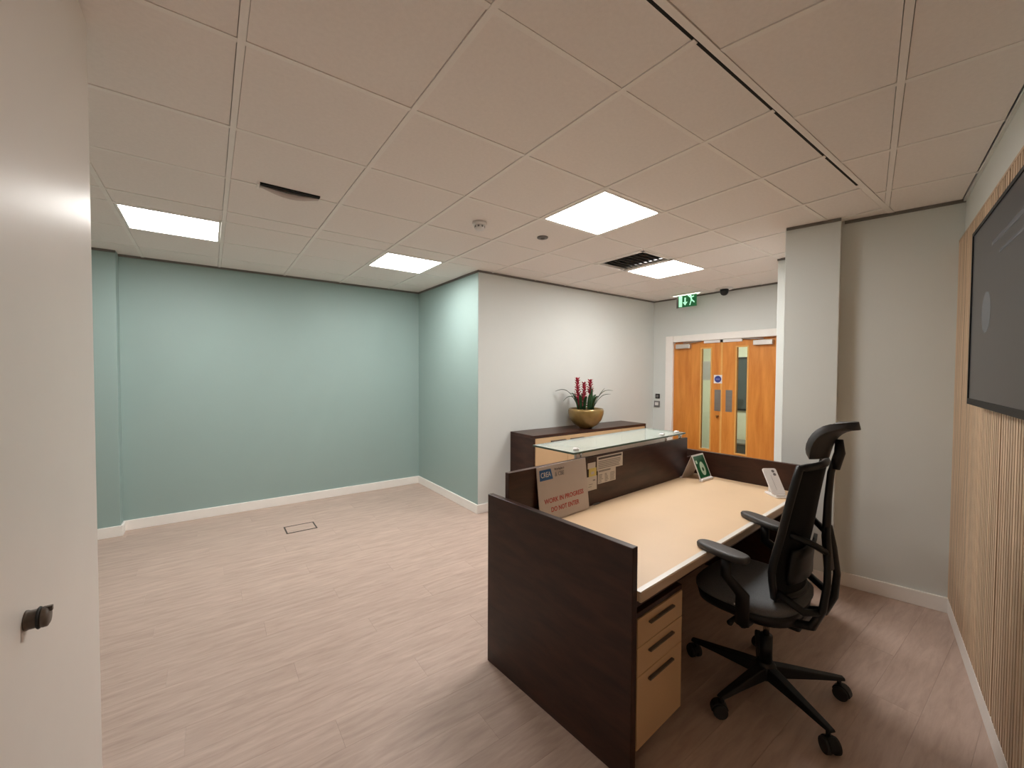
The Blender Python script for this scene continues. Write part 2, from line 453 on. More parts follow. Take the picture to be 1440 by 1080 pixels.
for b in range(0, len(ys)-1):
    x1 = XD if ys[b] < YP else XR
    x0 = XW if ys[b] > YL else XL
    if ys[b] < 1.2: x1 = 3.9
    if b == 0:
        bx((x0, YDARK-0.028, HC-0.0006), (x1, YDARK-0.0045, HC+0.03), 'grid_bar', 'bar', ce)
        bx((3.03, YDARK-0.0045, HC+0.0002), (x1, YDARK+0.0045, HC+0.03), 'grid_bar', 'bar', ce)
        bx((x0, YDARK-0.0045, HC+0.0015), (3.03, YDARK+0.008, HC+0.03), 'gap_shade_strip', 'plenum', ce)  # black strip added in place of the shade inside the open gap
        continue
    bx((x0, ys[b]-0.011, HC+0.0004), (x1, ys[b]+0.011, HC+0.029), 'grid_bar', 'bar', ce)
# turned part of the grid along the slatted wall (its cut edge leaves a dark gap beside the main field)
L0 = Vector((3.6219, 0.7483, 0)); Ls, Ln = L0.dot(dC), L0.dot(nC)
sl = [Ls + T*k for k in (-6.6, -5.6, -4.6, -3.6, -2.6, -1.6, -0.6, 0.4)]
nl = [NC0 + 0.004, Ln, Ln + T, Ln + 2*T]
for a in range(len(sl)-1):
    for b in range(len(nl)-1):
        q = [(sl[a]+E1, nl[b]+E1), (sl[a+1]-E1, nl[b]+E1), (sl[a+1]-E1, nl[b+1]-E1), (sl[a]+E1, nl[b+1]-E1)]
        poly = [(RC @ Vector((s, n, 0)))[:2] for s, n in q]
        poly = clip(poly, (0, -1), -(YDARK - 0.030)); poly = clip(poly, (1, 0), XL) if poly else poly
        if len(poly) >= 3: tile(poly, random.uniform(-0.0015, 0.001))
def cbar(p, dz):
    if len(p) >= 3 and area(p) > 0.0005: MB().prism(p, HC+dz, HC+0.029+dz).build('grid_bar', 'bar', ce)
for s in sl[:-1]:
    p = [(RC @ Vector(v))[:2] for v in ((s-.0115, NC0, 0), (s+.0115, NC0, 0), (s+.0115, 1.6, 0), (s-.0115, 1.6, 0))]
    p = clip(p, (0, -1), -(YDARK - 0.029)); p = clip(p, (1, 0), XL) if p else p
    cbar(p, 0.0004)
for n in nl[1:]:
    hw = 0.0115
    p = [(RC @ Vector(v))[:2] for v in ((-1.5, n-hw, 0), (3.81, n-hw, 0), (3.81, n+hw, 0), (-1.5, n+hw, 0))]
    p = clip(p, (0, -1), -(YDARK - 0.029)); p = clip(p, (1, 0), XL) if p else p
    cbar(p, -0.0012)
# ---- edge trims under the ceiling: white wall angle, coloured dark for its shade
def trim(name, a, b, mt=None, m='trim'):
    return struct(bx(a, b, name, m, mt=mt))
th, tt = 0.017, 0.014
trim('trim_1', (XN, YB-tt, HC-th), (XR, YB, HC+0.002))
trim('trim_2', (XR-tt, YP, HC-th), (XR, YB-tt, HC+0.002))
trim('trim_3', (XR-tt, YP-tt-0.004, HC-th), (XD, YP-0.004, HC+0.002))
trim('trim_4', (XD-tt, 1.675, HC-th), (XD, YP-tt, HC+0.002))
trim('trim_5', (DDCOL-tt, 0.1644, HC-th), (DDCOL, 0.484, HC+0.002), RC)
trim('trim_6', (DD0-tt, NC0, HC-th), (DD0, 0.150, HC+0.002), RC)
trim('trim_7', (XW, YN-tt, HC-th), (XN, YN, HC+0.002))
trim('trim_8', (4.362-tt, 1.3, HC-th), (4.362, 1.675, HC+0.002))
trim('trim_9', (-0.6, NC0, HC-0.012), (DD0-tt, NC0+0.012, HC+0.002), RC, 'pale')

# ---- skirting boards
def skirt(name, a, b, mt=None):
    return struct(bx(a, b, name, 'white', mt=mt, bevel=0.004))
bh, bt = 0.098, 0.017
skirt('baseboard_back', (XN, YB-bt, 0), (XR-bt, YB, bh))
skirt('baseboard_nib', (XW, YN-bt, 0), (XN+bt, YN, bh))
skirt('baseboard_nib_side', (XN, YN, 0), (XN+bt, YB-bt, bh))
skirt('baseboard_return', (XR-bt, YP-bt-0.004, 0), (XR, YB, bh))
skirt('baseboard_middle', (XR, YP-bt-0.004, 0), (2.75, YP-0.004, bh))
skirt('baseboard_column', (DDCOL-bt, 0.1644-bt, 0), (DDCOL, 0.4903, bh), RC)
skirt('baseboard_column_side', (DDCOL, 0.1644-bt, 0), (DD0, 0.1644, bh), RC)
skirt('baseboard_end', (DD0-bt, NC0, 0), (DD0, 0.1644-bt, bh), RC)
skirt('baseboard_right', (-0.6, NC0, 0), (DD0-bt, NC0+0.024, bh), RC)
skirt('baseboard_pier', (4.362-bt, 1.0, 0), (4.362, 1.675, bh))

# ---- double door with frame and the corridor beyond
fr = empty('trim_10', (XD, 0, 0)); struct(fr, 'white painted frame around the double doors')
for (a, b, nm) in (((-0.022, DY1-0.004, 0), (0.10, DY1+0.115, DZ+0.085), 'jamb'), ((-0.022, DY0-0.115, 0), (0.10, DY0+0.004, DZ+0.085), 'jamb'), ((-0.022, DY0+0.004, DZ-0.005), (0.10, DY1-0.004, DZ+0.085), 'head')):
    bx(a, b, nm, 'white', fr, bevel=0.006)
bx((0.045, DY0+0.004, DZ-0.024), (0.075, DY1-0.004, DZ-0.005), 'stop', 'doorwood', fr)
YM = 2.742
DX = 0.012
def leaf(name, y0, y1, g0, g1, label, outer):
    d = empty(name, (XD+DX, 0, 0)); struct(d, label)
    zb, zt, g2, g3 = 0.008, DZ-0.028, 0.50, 1.872
    mb = MB()
    mb.box((0, y0, zb), (0.044, g0, zt)).box((0, g1, zb), (0.044, y1, zt)).box((0, g0, zb), (0.044, g1, g2)).box((0, g0, g3), (0.044, g1, zt))
    bo = mb.build('leaf', 'doorwood', d)
    vp = bx((0.018, g0, g2), (0.026, g1, g3), 'pane', 'glass', d)
    bd = MB(); w_ = 0.014
    bd.box((-0.006, g0-w_, g2-w_), (0.012, g0+0.004, g3+w_)).box((-0.006, g1-0.004, g2-w_), (0.012, g1+w_, g3+w_))
    bd.box((-0.006, g0, g2-w_), (0.012, g1, g2+0.004)).box((-0.006, g0, g3-0.004), (0.012, g1, g3+w_))
    bd.build('glazing_bead', 'bead', d, bevel=0.003)
    yc = 2.787 if outer > 0 else 2.640
    bx((-0.003, yc-0.042, 1.03), (0, yc+0.042, 1.315), 'push_plate', 'steel', d, bevel=0.001)
    # closer body, arm and pale plate near the meeting edge
    ye = y1 if outer > 0 else y0; sg = -1 if outer > 0 else 1
    ya, yb_ = sorted((ye + sg*0.05, ye + sg*0.27))
    cl = bx((-0.055, ya, zt-0.075), (0, yb_, zt-0.012), 'closer', 'alu', d, bevel=0.006)
    MB().tube([(-0.03, ye+sg*0.16, zt+0.004), (-0.05, ye+sg*0.30, zt+0.006), (-0.012, ye+sg*0.42, zt+0.02)], 0.008, 8).build('closer_arm', 'steel', cl)
    ya, yb_ = sorted((YM + (0.02 if outer > 0 else -0.02), YM + (0.24 if outer > 0 else -0.26)))
    bx((-0.018, ya, zt-0.016), (0, yb_, zt+0.022), 'stop_plate', 'whiteplastic', d, bevel=0.003)
    return d
dL = leaf('door_1', YM+0.002, DY1-0.006, 2.885, 3.020, 'left orange oak door leaf with blue sign and narrow glass', 1)
dR = leaf('door_2', DY0+0.006, YM-0.002, 2.417, 2.550, 'right orange oak door leaf with narrow glass and push plate', -1)
bx((-0.002, 2.730, 0.008), (0.0, 2.754, DZ-0.03), 'meeting_strip', 'bead', dR)
sg = bx((-0.003, 2.787-0.055, 1.40), (0, 2.787+0.055, 1.512), 'sign', 'whiteplastic', dL); sg['label'] = 'white square sign with a blue disc'
yzm = lambda x, y, z: Matrix(((0, 0, -1, x), (-1, 0, 0, y), (0, 1, 0, z), (0, 0, 0, 1)))
disc = MB().cyl((-0.0045, 2.787, 1.456), (-0.003, 2.787, 1.456), 0.045, n=28).build('disc', 'navy', sg)
MB().box((-0.0052, 2.787-0.028, 1.447), (-0.0044, 2.787+0.028, 1.452)).box((-0.0052, 2.787-0.028, 1.457), (-0.0044, 2.787+0.028, 1.462)).build('print_line', 'paleblue', sg)
MB().lathe([(0.001, 0), (0.014, 0.0), (0.016, 0.006), (0.012, 0.020), (0.016, 0.030), (0.001, 0.034)], 16).build('lock_knob', 'brass', dL, True)
kn = bpy.data.objects['lock_knob']; kn.rotation_euler = (0, -PI/2, 0); kn.location = (0, 2.781, 0.962)
bx((-0.016, YM-0.015, DZ-0.04), (0.0, YM+0.015, DZ-0.006), 'coordinator', 'black', dR)
nt = bx((0.028, 2.89, 1.44), (0.0295, 3.015, 1.70), 'notice', 'paper', dL); nt['label'] = 'blank white notice taped behind the glass'

# corridor seen through the vision panels
CX0, CX1 = XD+0.12, XD+2.3
co = empty('wall_corridor', (0, 0, 0)); struct(co, 'lit corridor beyond the double doors')
bx((CX0, 1.2, -0.05), (CX1, 4.3, 0.0), 'corridor_floor', 'corr_floor', co)
bx((CX1, 1.2, 0), (CX1+0.1, 4.3, 2.5), 'corridor_end_wall', 'corr_wall', co)
bx((CX0, 1.1, 0), (CX1, 1.2, 2.5), 'corridor_side_wall', 'pale', co)
bx((CX0, 4.3, 0), (CX1, 4.4, 2.5), 'corridor_side_wall', 'corr_wall', co)
bx((CX0, 1.1, 2.5), (CX1+0.1, 4.4, 2.6), 'corridor_ceiling', 'tile', co)
bx((CX1-0.016, 1.2, 0), (CX1, 4.3, 0.1), 'corridor_skirting', 'white', co)
cl = empty('corridor_light', (6.5, 3.1, 2.5)); tag(cl, 'square lit panel on the ceiling of the corridor beyond the doors', 'ceiling light')
bx((-0.3, -0.3, -0.02), (0.3, 0.3, 0.0), 'frame', 'white', cl)
bx((-0.27, -0.27, -0.026), (0.27, 0.27, -0.02), 'diffuser', 'corr_light', cl)
pb = empty('noticeboard', (CX1, 3.62, 1.15)); tag(pb, 'dark slate noticeboard on the corridor wall beyond right door leaf', 'noticeboard')
bx((-0.02, -0.42, -0.25), (0, -0.02, 0.65), 'board', 'corr_dark', pb)
for (a, b) in (((-0.035, -0.45, -0.28), (0, 0.01, -0.25)), ((-0.035, -0.45, 0.65), (0, 0.01, 0.68)), ((-0.035, -0.45, -0.28), (0, -0.42, 0.68)), ((-0.035, -0.02, -0.28), (0, 0.01, 0.68))):
    bx(a, b, 'frame', 'black', pb)
ck = empty('corridor_crate', (CX1-0.40, 3.36, 0.001)); tag(ck, 'low dark crate on corridor floor behind right door glass', 'crate')
bx((-0.2, -0.3, 0.0), (0.2, 0.3, 0.34), 'body', 'corr_dark', ck, bevel=0.01)
bx((-0.21, -0.31, 0.34), (0.21, 0.31, 0.37), 'lid', 'greyplastic', ck, bevel=0.006)

# ---- slatted panelling
ZS0, ZS1 = bh+0.002, 2.352
sp = empty('slatted_panelling', (0, 0, 0)); struct(sp, 'oak slatted panelling on the right wall')
bx((-0.35, NC0, ZS0), (DD0-0.002, NC0+0.010, ZS1), 'backing', 'slatback', sp, mt=RC)
PITCHS = 0.036
sm = MB().box((-0.0135, 0, ZS0), (0.0135, 0.013, ZS1)).mesh('slat', 'slat')
k = 0
s = DD0 - 0.018
while s > -0.3:
    p = cpt(s, NC0 + 0.010)
    instance(sm, 'slat', sp, p, ANG)
    k += 1
    s -= PITCHS if k % 34 else PITCHS + 0.010
bx((-0.35, NC0, ZS1), (DD0-0.002, NC0+0.024, ZS1+0.012), 'cap', 'slat', sp, mt=RC)

# ================================================================== OBJECTS
# ---- television
tv = empty('television', cpt(0, NC0)); tv.matrix_world = RC.copy(); 
tv.location = cpt(DD0 - 0.865, NC0 + 0.023, 1.385)
tag(tv, 'wide black flat television on the oak slatted wall', 'television')
TW, TH = 1.44, 0.81
bx((-TW*0.7, 0.0, 0.2), (-TW*0.3, 0.012, 0.6), 'wall_bracket', 'black', tv)
bx((-TW, 0.010, 0), (0, 0.046, TH), 'housing', 'tvside', tv, bevel=0.003)
bz = MB(); bw = 0.016
bz.box((-TW, 0.044, 0), (0, 0.052, 0.028)).box((-TW, 0.044, TH-bw), (0, 0.052, TH)).box((-TW, 0.044, 0), (-TW+bw, 0.052, TH)).box((-bw, 0.044, 0), (0, 0.052, TH))
bz.build('bezel', 'tvframe', tv, bevel=0.001)
scn = bx((-TW+bw, 0.044, 0.028), (-bw, 0.048, TH-bw), 'screen', 'screen', tv)
MB().cyl((-0.34, 0.048, 0.40), (-0.34, 0.0484, 0.40), 0.085, n=32).build('screen_mark', 'screenmark', scn)
MB().box((-0.95, 0.048, 0.655), (-0.42, 0.0484, 0.675)).box((-1.0, 0.048, 0.60), (-0.55, 0.0484, 0.613)).build('screen_caption', 'screenfaint', scn)

# ---- ceiling light panels
names = ['lit square ceiling panel above the left end of teal wall', 'lit square ceiling panel in front of the teal corner',
         'largest lit square ceiling panel, between smoke detector and slatted wall', 'lit square ceiling panel between dark vent and double doors']
for key, idx in LIGHT_CELLS.items():
    R = cellrect[key]; cx, cy = (R[0]+R[2])/2, (R[1]+R[3])/2
    hx, hy = (R[2]-R[0])/2 - 0.014, (R[3]-R[1])/2 - 0.014
    lp = empty('ceiling_light', (cx, cy, HC)); tag(lp, names[idx], 'ceiling light', 'square ceiling light panels')
    f_ = MB(); q = 0.016
    f_.box((-hx, -hy, -0.002), (hx, -hy+q, 0.02)).box((-hx, hy-q, -0.002), (hx, hy, 0.02)).box((-hx, -hy+q, -0.002), (-hx+q, hy-q, 0.02)).box((hx-q, -hy+q, -0.002), (hx, hy-q, 0.02))
    f_.build('frame', 'white', lp)
    MB().box((-hx+q, -hy+q, 0.004), (hx-q, hy-q, 0.012)).build('diffuser', 'panel', lp)

# ---- square air vent
R = cellrect[VENT_CELL]; vx0, vy0, vx1, vy1 = R[0]+0.014, R[1]+0.014, R[2]-0.014, R[3]-0.014
vt = empty('ceiling_vent', ((vx0+vx1)/2, (vy0+vy1)/2, HC)); tag(vt, 'square dark louvred air vent in the ceiling beside a light', 'air vent')
hx, hy = (vx1-vx0)/2, (vy1-vy0)/2
f_ = MB(); q = 0.028
f_.box((-hx, -hy, -0.003), (hx, -hy+q, 0.02)).box((-hx, hy-q, -0.003), (hx, hy, 0.02)).box((-hx, -hy, -0.003), (-hx+q, hy, 0.02)).box((hx-q, -hy, -0.003), (hx, hy, 0.02))
f_.build('frame', 'bar', vt)
bx((-hx+q, -hy+q, 0.03), (hx-q, hy-q, 0.04), 'backing', 'plenum', vt)
nb = 9
for i in range(nb):
    yy = -hy + q + (i+0.5) * (2*hy-2*q) / nb
    mt = Matrix.Translation((0, yy, 0.013)) @ Matrix.Rotation(math.radians(38), 4, 'X')
    bx((-hx+q, -0.019, -0.0012), (hx-q, 0.019, 0.0012), 'louvre', 'trim', vt, mt=mt)

# ---- gap at a lifted tile edge, with sagging flap
sx0, sx1, sy = GX - 0.75*T, GX - 0.215*T, GY + 2.93*T
sv = empty('lifted_tile_gap', ((sx0+sx1)/2, sy, HC)); tag(sv, 'short dark ceiling gap with a sagging pale flap', 'air vent')
hl = (sx1-sx0)/2
bx((-hl, -0.016, -0.006), (hl, 0.012, 0.004), 'slot', 'plenum', sv)  # solid black box stands for the shade inside the gap
g = []
for i in range(9):
    u = i/8; xx = -hl + 2*hl*u; sag = 0.034 * math.sin(PI*u)
    g.append([(xx, 0.012, -0.004 - sag*0.35), (xx, 0.03, -0.006 - sag), (xx, 0.055, -0.002)])
MB().sheet(g, 0.003).build('flap', 'foam', sv, True)
bx((-hl-0.012, -0.02, -0.012), (-hl, 0.06, 0.003), 'end_clip', 'bar', sv)

# ---- smoke detector, small sensor, camera dome, exit sign
sd = empty('smoke_detector', (GX+1.504*T, GY+2.54*T, HC)); tag(sd, 'round white smoke detector on the ceiling before the pale corner', 'smoke detector')
MB().lathe([(0.001, 0.003), (0.052, 0.003), (0.052, -0.014), (0.046, -0.018), (0.001, -0.018)]).build('base', 'whiteplastic', sd, True)
MB().lathe([(0.001, -0.016), (0.036, -0.016), (0.036, -0.040), (0.028, -0.050), (0.001, -0.052)]).build('chamber', 'whiteplastic', sd, True)
for k in range(8):
    th_ = 2*PI*k/8
    bx((-0.006, 0.033, -0.036), (0.006, 0.0375, -0.024), 'grille_slot', 'greyplastic', sd, mt=Matrix.Rotation(th_, 4, 'Z'))
se = empty('ceiling_sensor', (GX+2.458*T, GY+2.482*T, HC)); tag(se, 'tiny grey sensor on the ceiling left of the largest light', 'sensor')
MB().lathe([(0.001, 0.003), (0.045, 0.003), (0.043, -0.006), (0.026, -0.009), (0.001, -0.009)]).build('plate', 'greyplastic', se, True)
MB().lathe([(0.001, -0.008), (0.018, -0.008), (0.014, -0.016), (0.001, -0.018)], 16).build('lens', 'trim', se, True)
cd = empty('dome_camera', (5.30, 2.645, HC)); tag(cd, 'small black dome camera under the ceiling above the doors', 'security camera')
MB().lathe([(0.001, 0.003), (0.10, 0.003), (0.095, -0.012), (0.001, -0.012)]).build('mount', 'whiteplastic', cd, True)
MB().lathe([(0.050, -0.012), (0.050, -0.035), (0.046, -0.058), (0.034, -0.078), (0.016, -0.088), (0.001, -0.090)], 24).build('dome', 'black', cd, True)
ex = empty('exit_sign', (5.25, 3.125, HC)); tag(ex, 'green running man exit sign under the ceiling by doors', 'exit sign')
bx((-0.05, -0.215, -0.014), (0.05, 0.215, 0.003), 'ceiling_plate', 'whiteplastic', ex, bevel=0.004)
bx((-0.030, -0.19, -0.018), (-0.008, 0.19, -0.014), 'lamp', 'exitglow', ex)
bx((0.012, -0.15, -0.018), (0.030, 0.10, -0.014), 'lamp', 'exitglow', ex)
pn = bx((-0.004, -0.14, -0.178), (0.004, 0.125, -0.014), 'panel', 'exitgreen', ex)
bx((-0.005, 0.125, -0.182), (0.005, 0.15, -0.014), 'edge', 'greyplastic', ex)
bx((-0.006, 0.066, -0.170), (-0.004, 0.115, -0.026), 'doorway', 'exitmint', pn)
def poly_on(pts, name, m, par, y0, z0, sc):
    P = [(-0.006, y0 - p[0]*sc, z0 + p[1]*sc) for p in pts]
    return MB().prism3(P, (0.002, 0, 0)).build(name, m, par)
poly_on([(-.12, 1), (.12, 1), (.12, .30), (.42, .30), (0, -.25), (-.42, .30), (-.12, .30)], 'arrow', 'exitmint', pn, 0.022, -0.135, 0.085)
for i, P in enumerate(([(-.10, .75), (.15, .80), (.30, .25), (.05, .15)], [(.05, .20), (.30, .25), (.75, -.15), (.70, -.40)], [(.05, .20), (.22, .22), (-.05, -.70), (-.25, -.70)],
                       [(-.10, .75), (-.02, .55), (-.50, .95), (-.62, 1.15), (-.45, 1.2)], [(.15, .80), (.2, .6), (.65, .72), (.60, .88)])):
    poly_on(P, 'figure', 'exitmint', pn, -0.058, -0.105, 0.075)
MB().cyl((-0.006, -0.055, -0.034), (-0.004, -0.055, -0.034), 0.014, n=14).build('figure', 'exitmint', pn)

# ---- wall switches beside the door
s1 = empty('wall_switch', (XD, 3.688, 1.187)); tag(s1, 'small black square switch on the wall left of doors', 'switch')
bx((-0.012, -0.036, -0.036), (0, 0.036, 0.036), 'plate', 'black', s1, bevel=0.004)
bx((-0.016, -0.02, -0.02), (-0.012, 0.02, 0.02), 'button', 'greyplastic', s1, bevel=0.002)
s2 = empty('door_release', (XD, 3.696, 1.068)); tag(s2, 'grey rimmed door release plate below the black switch', 'switch')
bx((-0.014, -0.048, -0.048), (0, 0.048, 0.048), 'plate', 'greyplastic', s2, bevel=0.006)
bx((-0.019, -0.028, -0.02), (-0.014, 0.028, 0.026), 'button', 'whiteplastic', s2, bevel=0.003)

# ---- stub fixed to the partition beside the camera
st = empty('door_stop', (XL, 1.212, 1.027)); tag(st, 'short taupe metal stub with black ring on pale partition', 'door stop')
st.rotation_euler = (0, PI/2, 0)
MB().lathe([(0.001, 0), (0.0195, 0), (0.0195, 0.003), (0.018, 0.005), (0.018, 0.018), (0.001, 0.018)], 24).build('stem', 'stub', st, True, bevel=0.001)
MB().lathe([(0.001, 0.017), (0.020, 0.017), (0.0215, 0.019), (0.020, 0.0215), (0.001, 0.0215)], 24).build('ring', 'rubber', st, True)
MB().lathe([(0.001, 0.021), (0.0185, 0.021), (0.020, 0.025), (0.0195, 0.031), (0.014, 0.034), (0.001, 0.034)], 24).build('cap', 'stub', st, True)
bx((-0.020, -0.004, 0.028), (-0.010, 0.004, 0.038), 'catch', 'stub', st, bevel=0.001)

# ---- floor box
fb = empty('floor_box', (0.703, 4.432, 0)); tag(fb, 'small flush floor box with dark rim near teal wall', 'floor box')
hx, hy, q = 0.134, 0.101, 0.012
f_ = MB().box((-hx, -hy, -0.003), (hx, -hy+q, 0.003)).box((-hx, hy-q, -0.003), (hx, hy, 0.003)).box((-hx, -hy+q, -0.003), (-hx+q, hy-q, 0.003)).box((hx-q, -hy+q, -0.003), (hx, hy-q, 0.003))
f_.build('rim', 'rimdark', fb)
bx((-hx+q, -hy+q, -0.002), (hx-q, hy-q, 0.0015), 'lid', 'plank', fb)

# ---- low cabinet
CBX0, CBX1, CBY0, CBH = 2.756, 4.70, 3.355, 0.858
CB1 = YP - 0.008
cb = empty('low_cabinet', (CBX0, CBY0, 0)); tag(cb, 'long low dark cabinet with beige doors against the pale wall', 'cabinet')
W_, D_ = CBX1-CBX0, CB1-CBY0
bx((0, 0, CBH-0.03), (W_, D_, CBH), 'top', 'wengeh', cb, bevel=0.002)
bx((0, 0, 0), (0.025, D_, CBH-0.03), 'side_panel', 'wenge', cb, bevel=0.002)
bx((W_-0.025, 0, 0), (W_, D_, CBH-0.03), 'side_panel', 'wenge', cb, bevel=0.002)
bx((0.025, D_-0.02, 0), (W_-0.025, D_, CBH-0.03), 'back_panel', 'wenge', cb)
bx((0.025, 0.05, 0), (W_-0.025, D_-0.02, 0.08), 'plinth', 'wenge', cb)
nd = 4; dw = (W_-0.05)/nd
for i in range(nd):
    x0 = 0.025 + i*dw
    dr = bx((x0+0.002, -0.002, 0.085), (x0+dw-0.002, 0.017, CBH-0.034), 'door', 'beige2', cb, bevel=0.0015)
    a, b = (x0+dw-0.255, x0+dw-0.04) if i % 2 == 0 else (x0+0.04, x0+0.255)
    bx((a, -0.024, CBH-0.086), (b, -0.002, CBH-0.072), 'handle', 'stub', dr, bevel=0.002)

# ---- potted bromeliad
PX, PY = 3.70, 3.50
pp = empty('potted_plant', (PX, PY, CBH)); tag(pp, 'golden bowl planted with three red spiked bromeliads on the cabinet', 'potted plant')
MB().lathe([(0.001, 0.0), (0.075, 0.0), (0.085, 0.012), (0.14, 0.045), (0.188, 0.105), (0.212, 0.175), (0.214, 0.215), (0.206, 0.238), (0.194, 0.238), (0.196, 0.205), (0.001, 0.200)], 40).build('bowl', 'bowl', pp, True)
MB().lathe([(0.001, 0.198), (0.196, 0.200), (0.190, 0.214), (0.10, 0.226), (0.001, 0.230)], 24).build('soil', 'soil', pp, True)
CR = Vector((0.805, -0.593, 0)); CF = Vector((0.593, 0.805, 0))
def leaf_part(base, tip, rise, wd, droop=0.0, par=None):
    base, tip = Vector(base), Vector(tip)
    g = []; n = 8
    d_ = (tip - base); side = Vector((-d_.y, d_.x, 0))
    side = side.normalized() if side.length > 1e-6 else Vector((1, 0, 0))
    for i in range(n+1):
        u = i/n
        p = base.lerp(tip, u) + Vector((0, 0, rise * math.sin(PI*u**0.85) - droop*u**3))
        ww = 1.35 * wd * (0.55 + 0.9*u) * (1-u)**0.55 if u < 1 else 0.0008
        ww = max(ww, 0.0008)
        g.append([p - side*ww + Vector((0, 0, ww*0.35)), p, p + side*ww + Vector((0, 0, ww*0.35))])
    return MB().sheet(g, 0.0022).build('leaf', 'leaf', par or pp, True)
B = lambda r, f, z: CR*r + CF*f + Vector((0, 0, z))
for (b0, t0, rise, wd) in [
    (B(-.09, 0, .22), B(-.375, .02, .445), .12, .016), (B(-.09, -.02, .22), B(-.28, -.03, .33), .11, .017), (B(-.08, .03, .22), B(-.20, .06, .42), .07, .018),
    (B(-.10, -.03, .22), B(-.19, -.10, .40), .06, .018), (B(-.07, -.05, .22), B(-.10, -.15, .41), .04, .02), (B(-.08, .05, .22), B(-.15, .17, .42), .05, .018),
    (B(.08, 0, .22), B(.225, 0, .485), .03, .015), (B(.08, .01, .22), B(.335, .03, .455), .10, .013), (B(.08, -.01, .22), B(.295, -.02, .415), .07, .014),
    (B(.06, -.05, .22), B(.12, -.16, .40), .05, .02), (B(.07, .05, .22), B(.16, .18, .40), .05, .018), (B(.05, .02, .22), B(.09, .03, .50), .02, .022),
    (B(.05, -.03, .22), B(.06, -.06, .47), .02, .022), (B(-.03, -.05, .22), B(-.02, -.14, .39), .04, .022), (B(-.02, .05, .22), B(-.02, .17, .42), .04, .02),
    (B(-.10, 0, .22), B(-.14, .01, .46), .02, .02), (B(.02, -.04, .22), B(.03, -.09, .42), .02, .02), (B(.09, 0, .22), B(.05, -.02, .52), .01, .022)]:
    leaf_part(b0, t0, rise, wd)
for (r_, f_, zt_, zb_) in ((-.108, .0, .62, .33), (-.028, -.02, .585, .25), (.052, .01, .61, .42)):
    sp_ = MB()
    sp_.tube([B(r_*0.8, f_, .21), B(r_*0.9, f_, .36), B(r_, f_, zt_-.03)], [.012, .012, .006], 8)
    stem = sp_.build('flower_spike', 'bract', pp, True)
    br = MB(); nlev = int((zt_-zb_)/0.028)
    for L in range(nlev):
        z_ = zb_ + L*0.028; uu = L/max(1, nlev-1)
        for k in range(5):
            th_ = k*2*PI/5 + L*0.8
            d_ = Vector((math.cos(th_), math.sin(th_), 0)); sd_ = Vector((-d_.y, d_.x, 0))
            ln = 0.056*(1-0.4*uu)
            p0 = B(r_*(0.9+0.1*uu), f_, z_); p1 = p0 + d_*ln*0.6 + Vector((0, 0, .022)); p2 = p0 + d_*ln + Vector((0, 0, .036))
            br.sheet([[p0 - sd_*.011, p0 + sd_*.011], [p1 - sd_*.013, p1 + sd_*.013], [p2 - sd_*.0012, p2 + sd_*.0012]], 0.002)
    br.build('bracts', 'bract', stem)

# ---- reception desk
DOX, DOY, DANG = 1.2305, 0.926, 0.0688
DW, DL, ZE, ZS = 0.873, 2.0246, 0.887, 0.718
dk = empty('reception_desk', (DOX, DOY, 0), DANG); tag(dk, 'reception desk with dark wood panels and beige top', 'desk')
bx((0, 0, 0), (0.032, DW, ZE), 'end_panel', 'wenge', dk, bevel=0.0025)
bx((DL-0.032, 0, 0), (DL, DW, ZE+0.018), 'end_panel', 'wenge', dk, bevel=0.0025)
SV, SZ = 0.742, 1.016
bx((0.033, SV, 0), (1.885, SV+0.030, SZ), 'privacy_screen', 'wengeh', dk, bevel=0.0025)
bx((1.885, SV+0.002, 0), (DL-0.032, SV+0.028, ZE-0.03), 'privacy_screen', 'wengeh', dk)
top = bx((0.033, 0.0, ZS-0.038), (DL-0.033, SV-0.001, ZS), 'desktop', 'beige', dk, bevel=0.002)
bx((0.033, -0.016, ZS-0.040), (DL-0.033, 0.0, ZS+0.001), 'front_edge', 'edge', dk, bevel=0.006, seg=3)
bx((0.033, -0.012, ZS+0.0003), (DL-0.033, 0.010, ZS+0.0018), 'edge_strip', 'strip', dk)
bx((0.04, 0.04, ZS-0.10), (DL-0.04, 0.06, ZS-0.040), 'front_rail', 'wenge', dk)
gs = bx((0.535, 0.752, 1.046), (1.87, 1.100, 1.056), 'glass_shelf', 'shelfglass', dk)
e_ = MB().box((0.5345, 0.7515, 1.0455), (1.8705, 0.7535, 1.0565)).box((0.5345, 1.0985, 1.0455), (1.8705, 1.1005, 1.0565)).box((0.5335, 0.752, 1.0455), (0.5355, 1.100, 1.0565)).box((1.8695, 0.752, 1.0455), (1.8715, 1.100, 1.0565))
e_.build('glass_edge', 'glassedge', gs)
bx((0.56, 0.7535, 1.0175), (1.56, 0.7715, 1.0455), 'shelf_rail', 'alu', dk, bevel=0.002)
for uu in (0.60, 1.58, 1.80):
    c_ = MB().cyl((uu, 0.762, SZ-0.02), (uu, 0.762, 1.046), 0.013, n=14).build('shelf_support', 'chrome', dk, True)
    MB().cyl((uu, 0.79, 1.0562), (uu, 0.79, 1.072), 0.020, 0.017, n=18).build('support_cap', 'whiteplastic', c_, True)
    bx((uu-0.02, 0.752, 1.0405), (uu+0.02, 0.83, 1.0458), 'support_arm', 'chrome', c_)
bx((0.7, SV-0.012, ZS+0.001), (0.76, SV-0.001, ZS+0.006), 'cable_clip', 'greyplastic', dk)

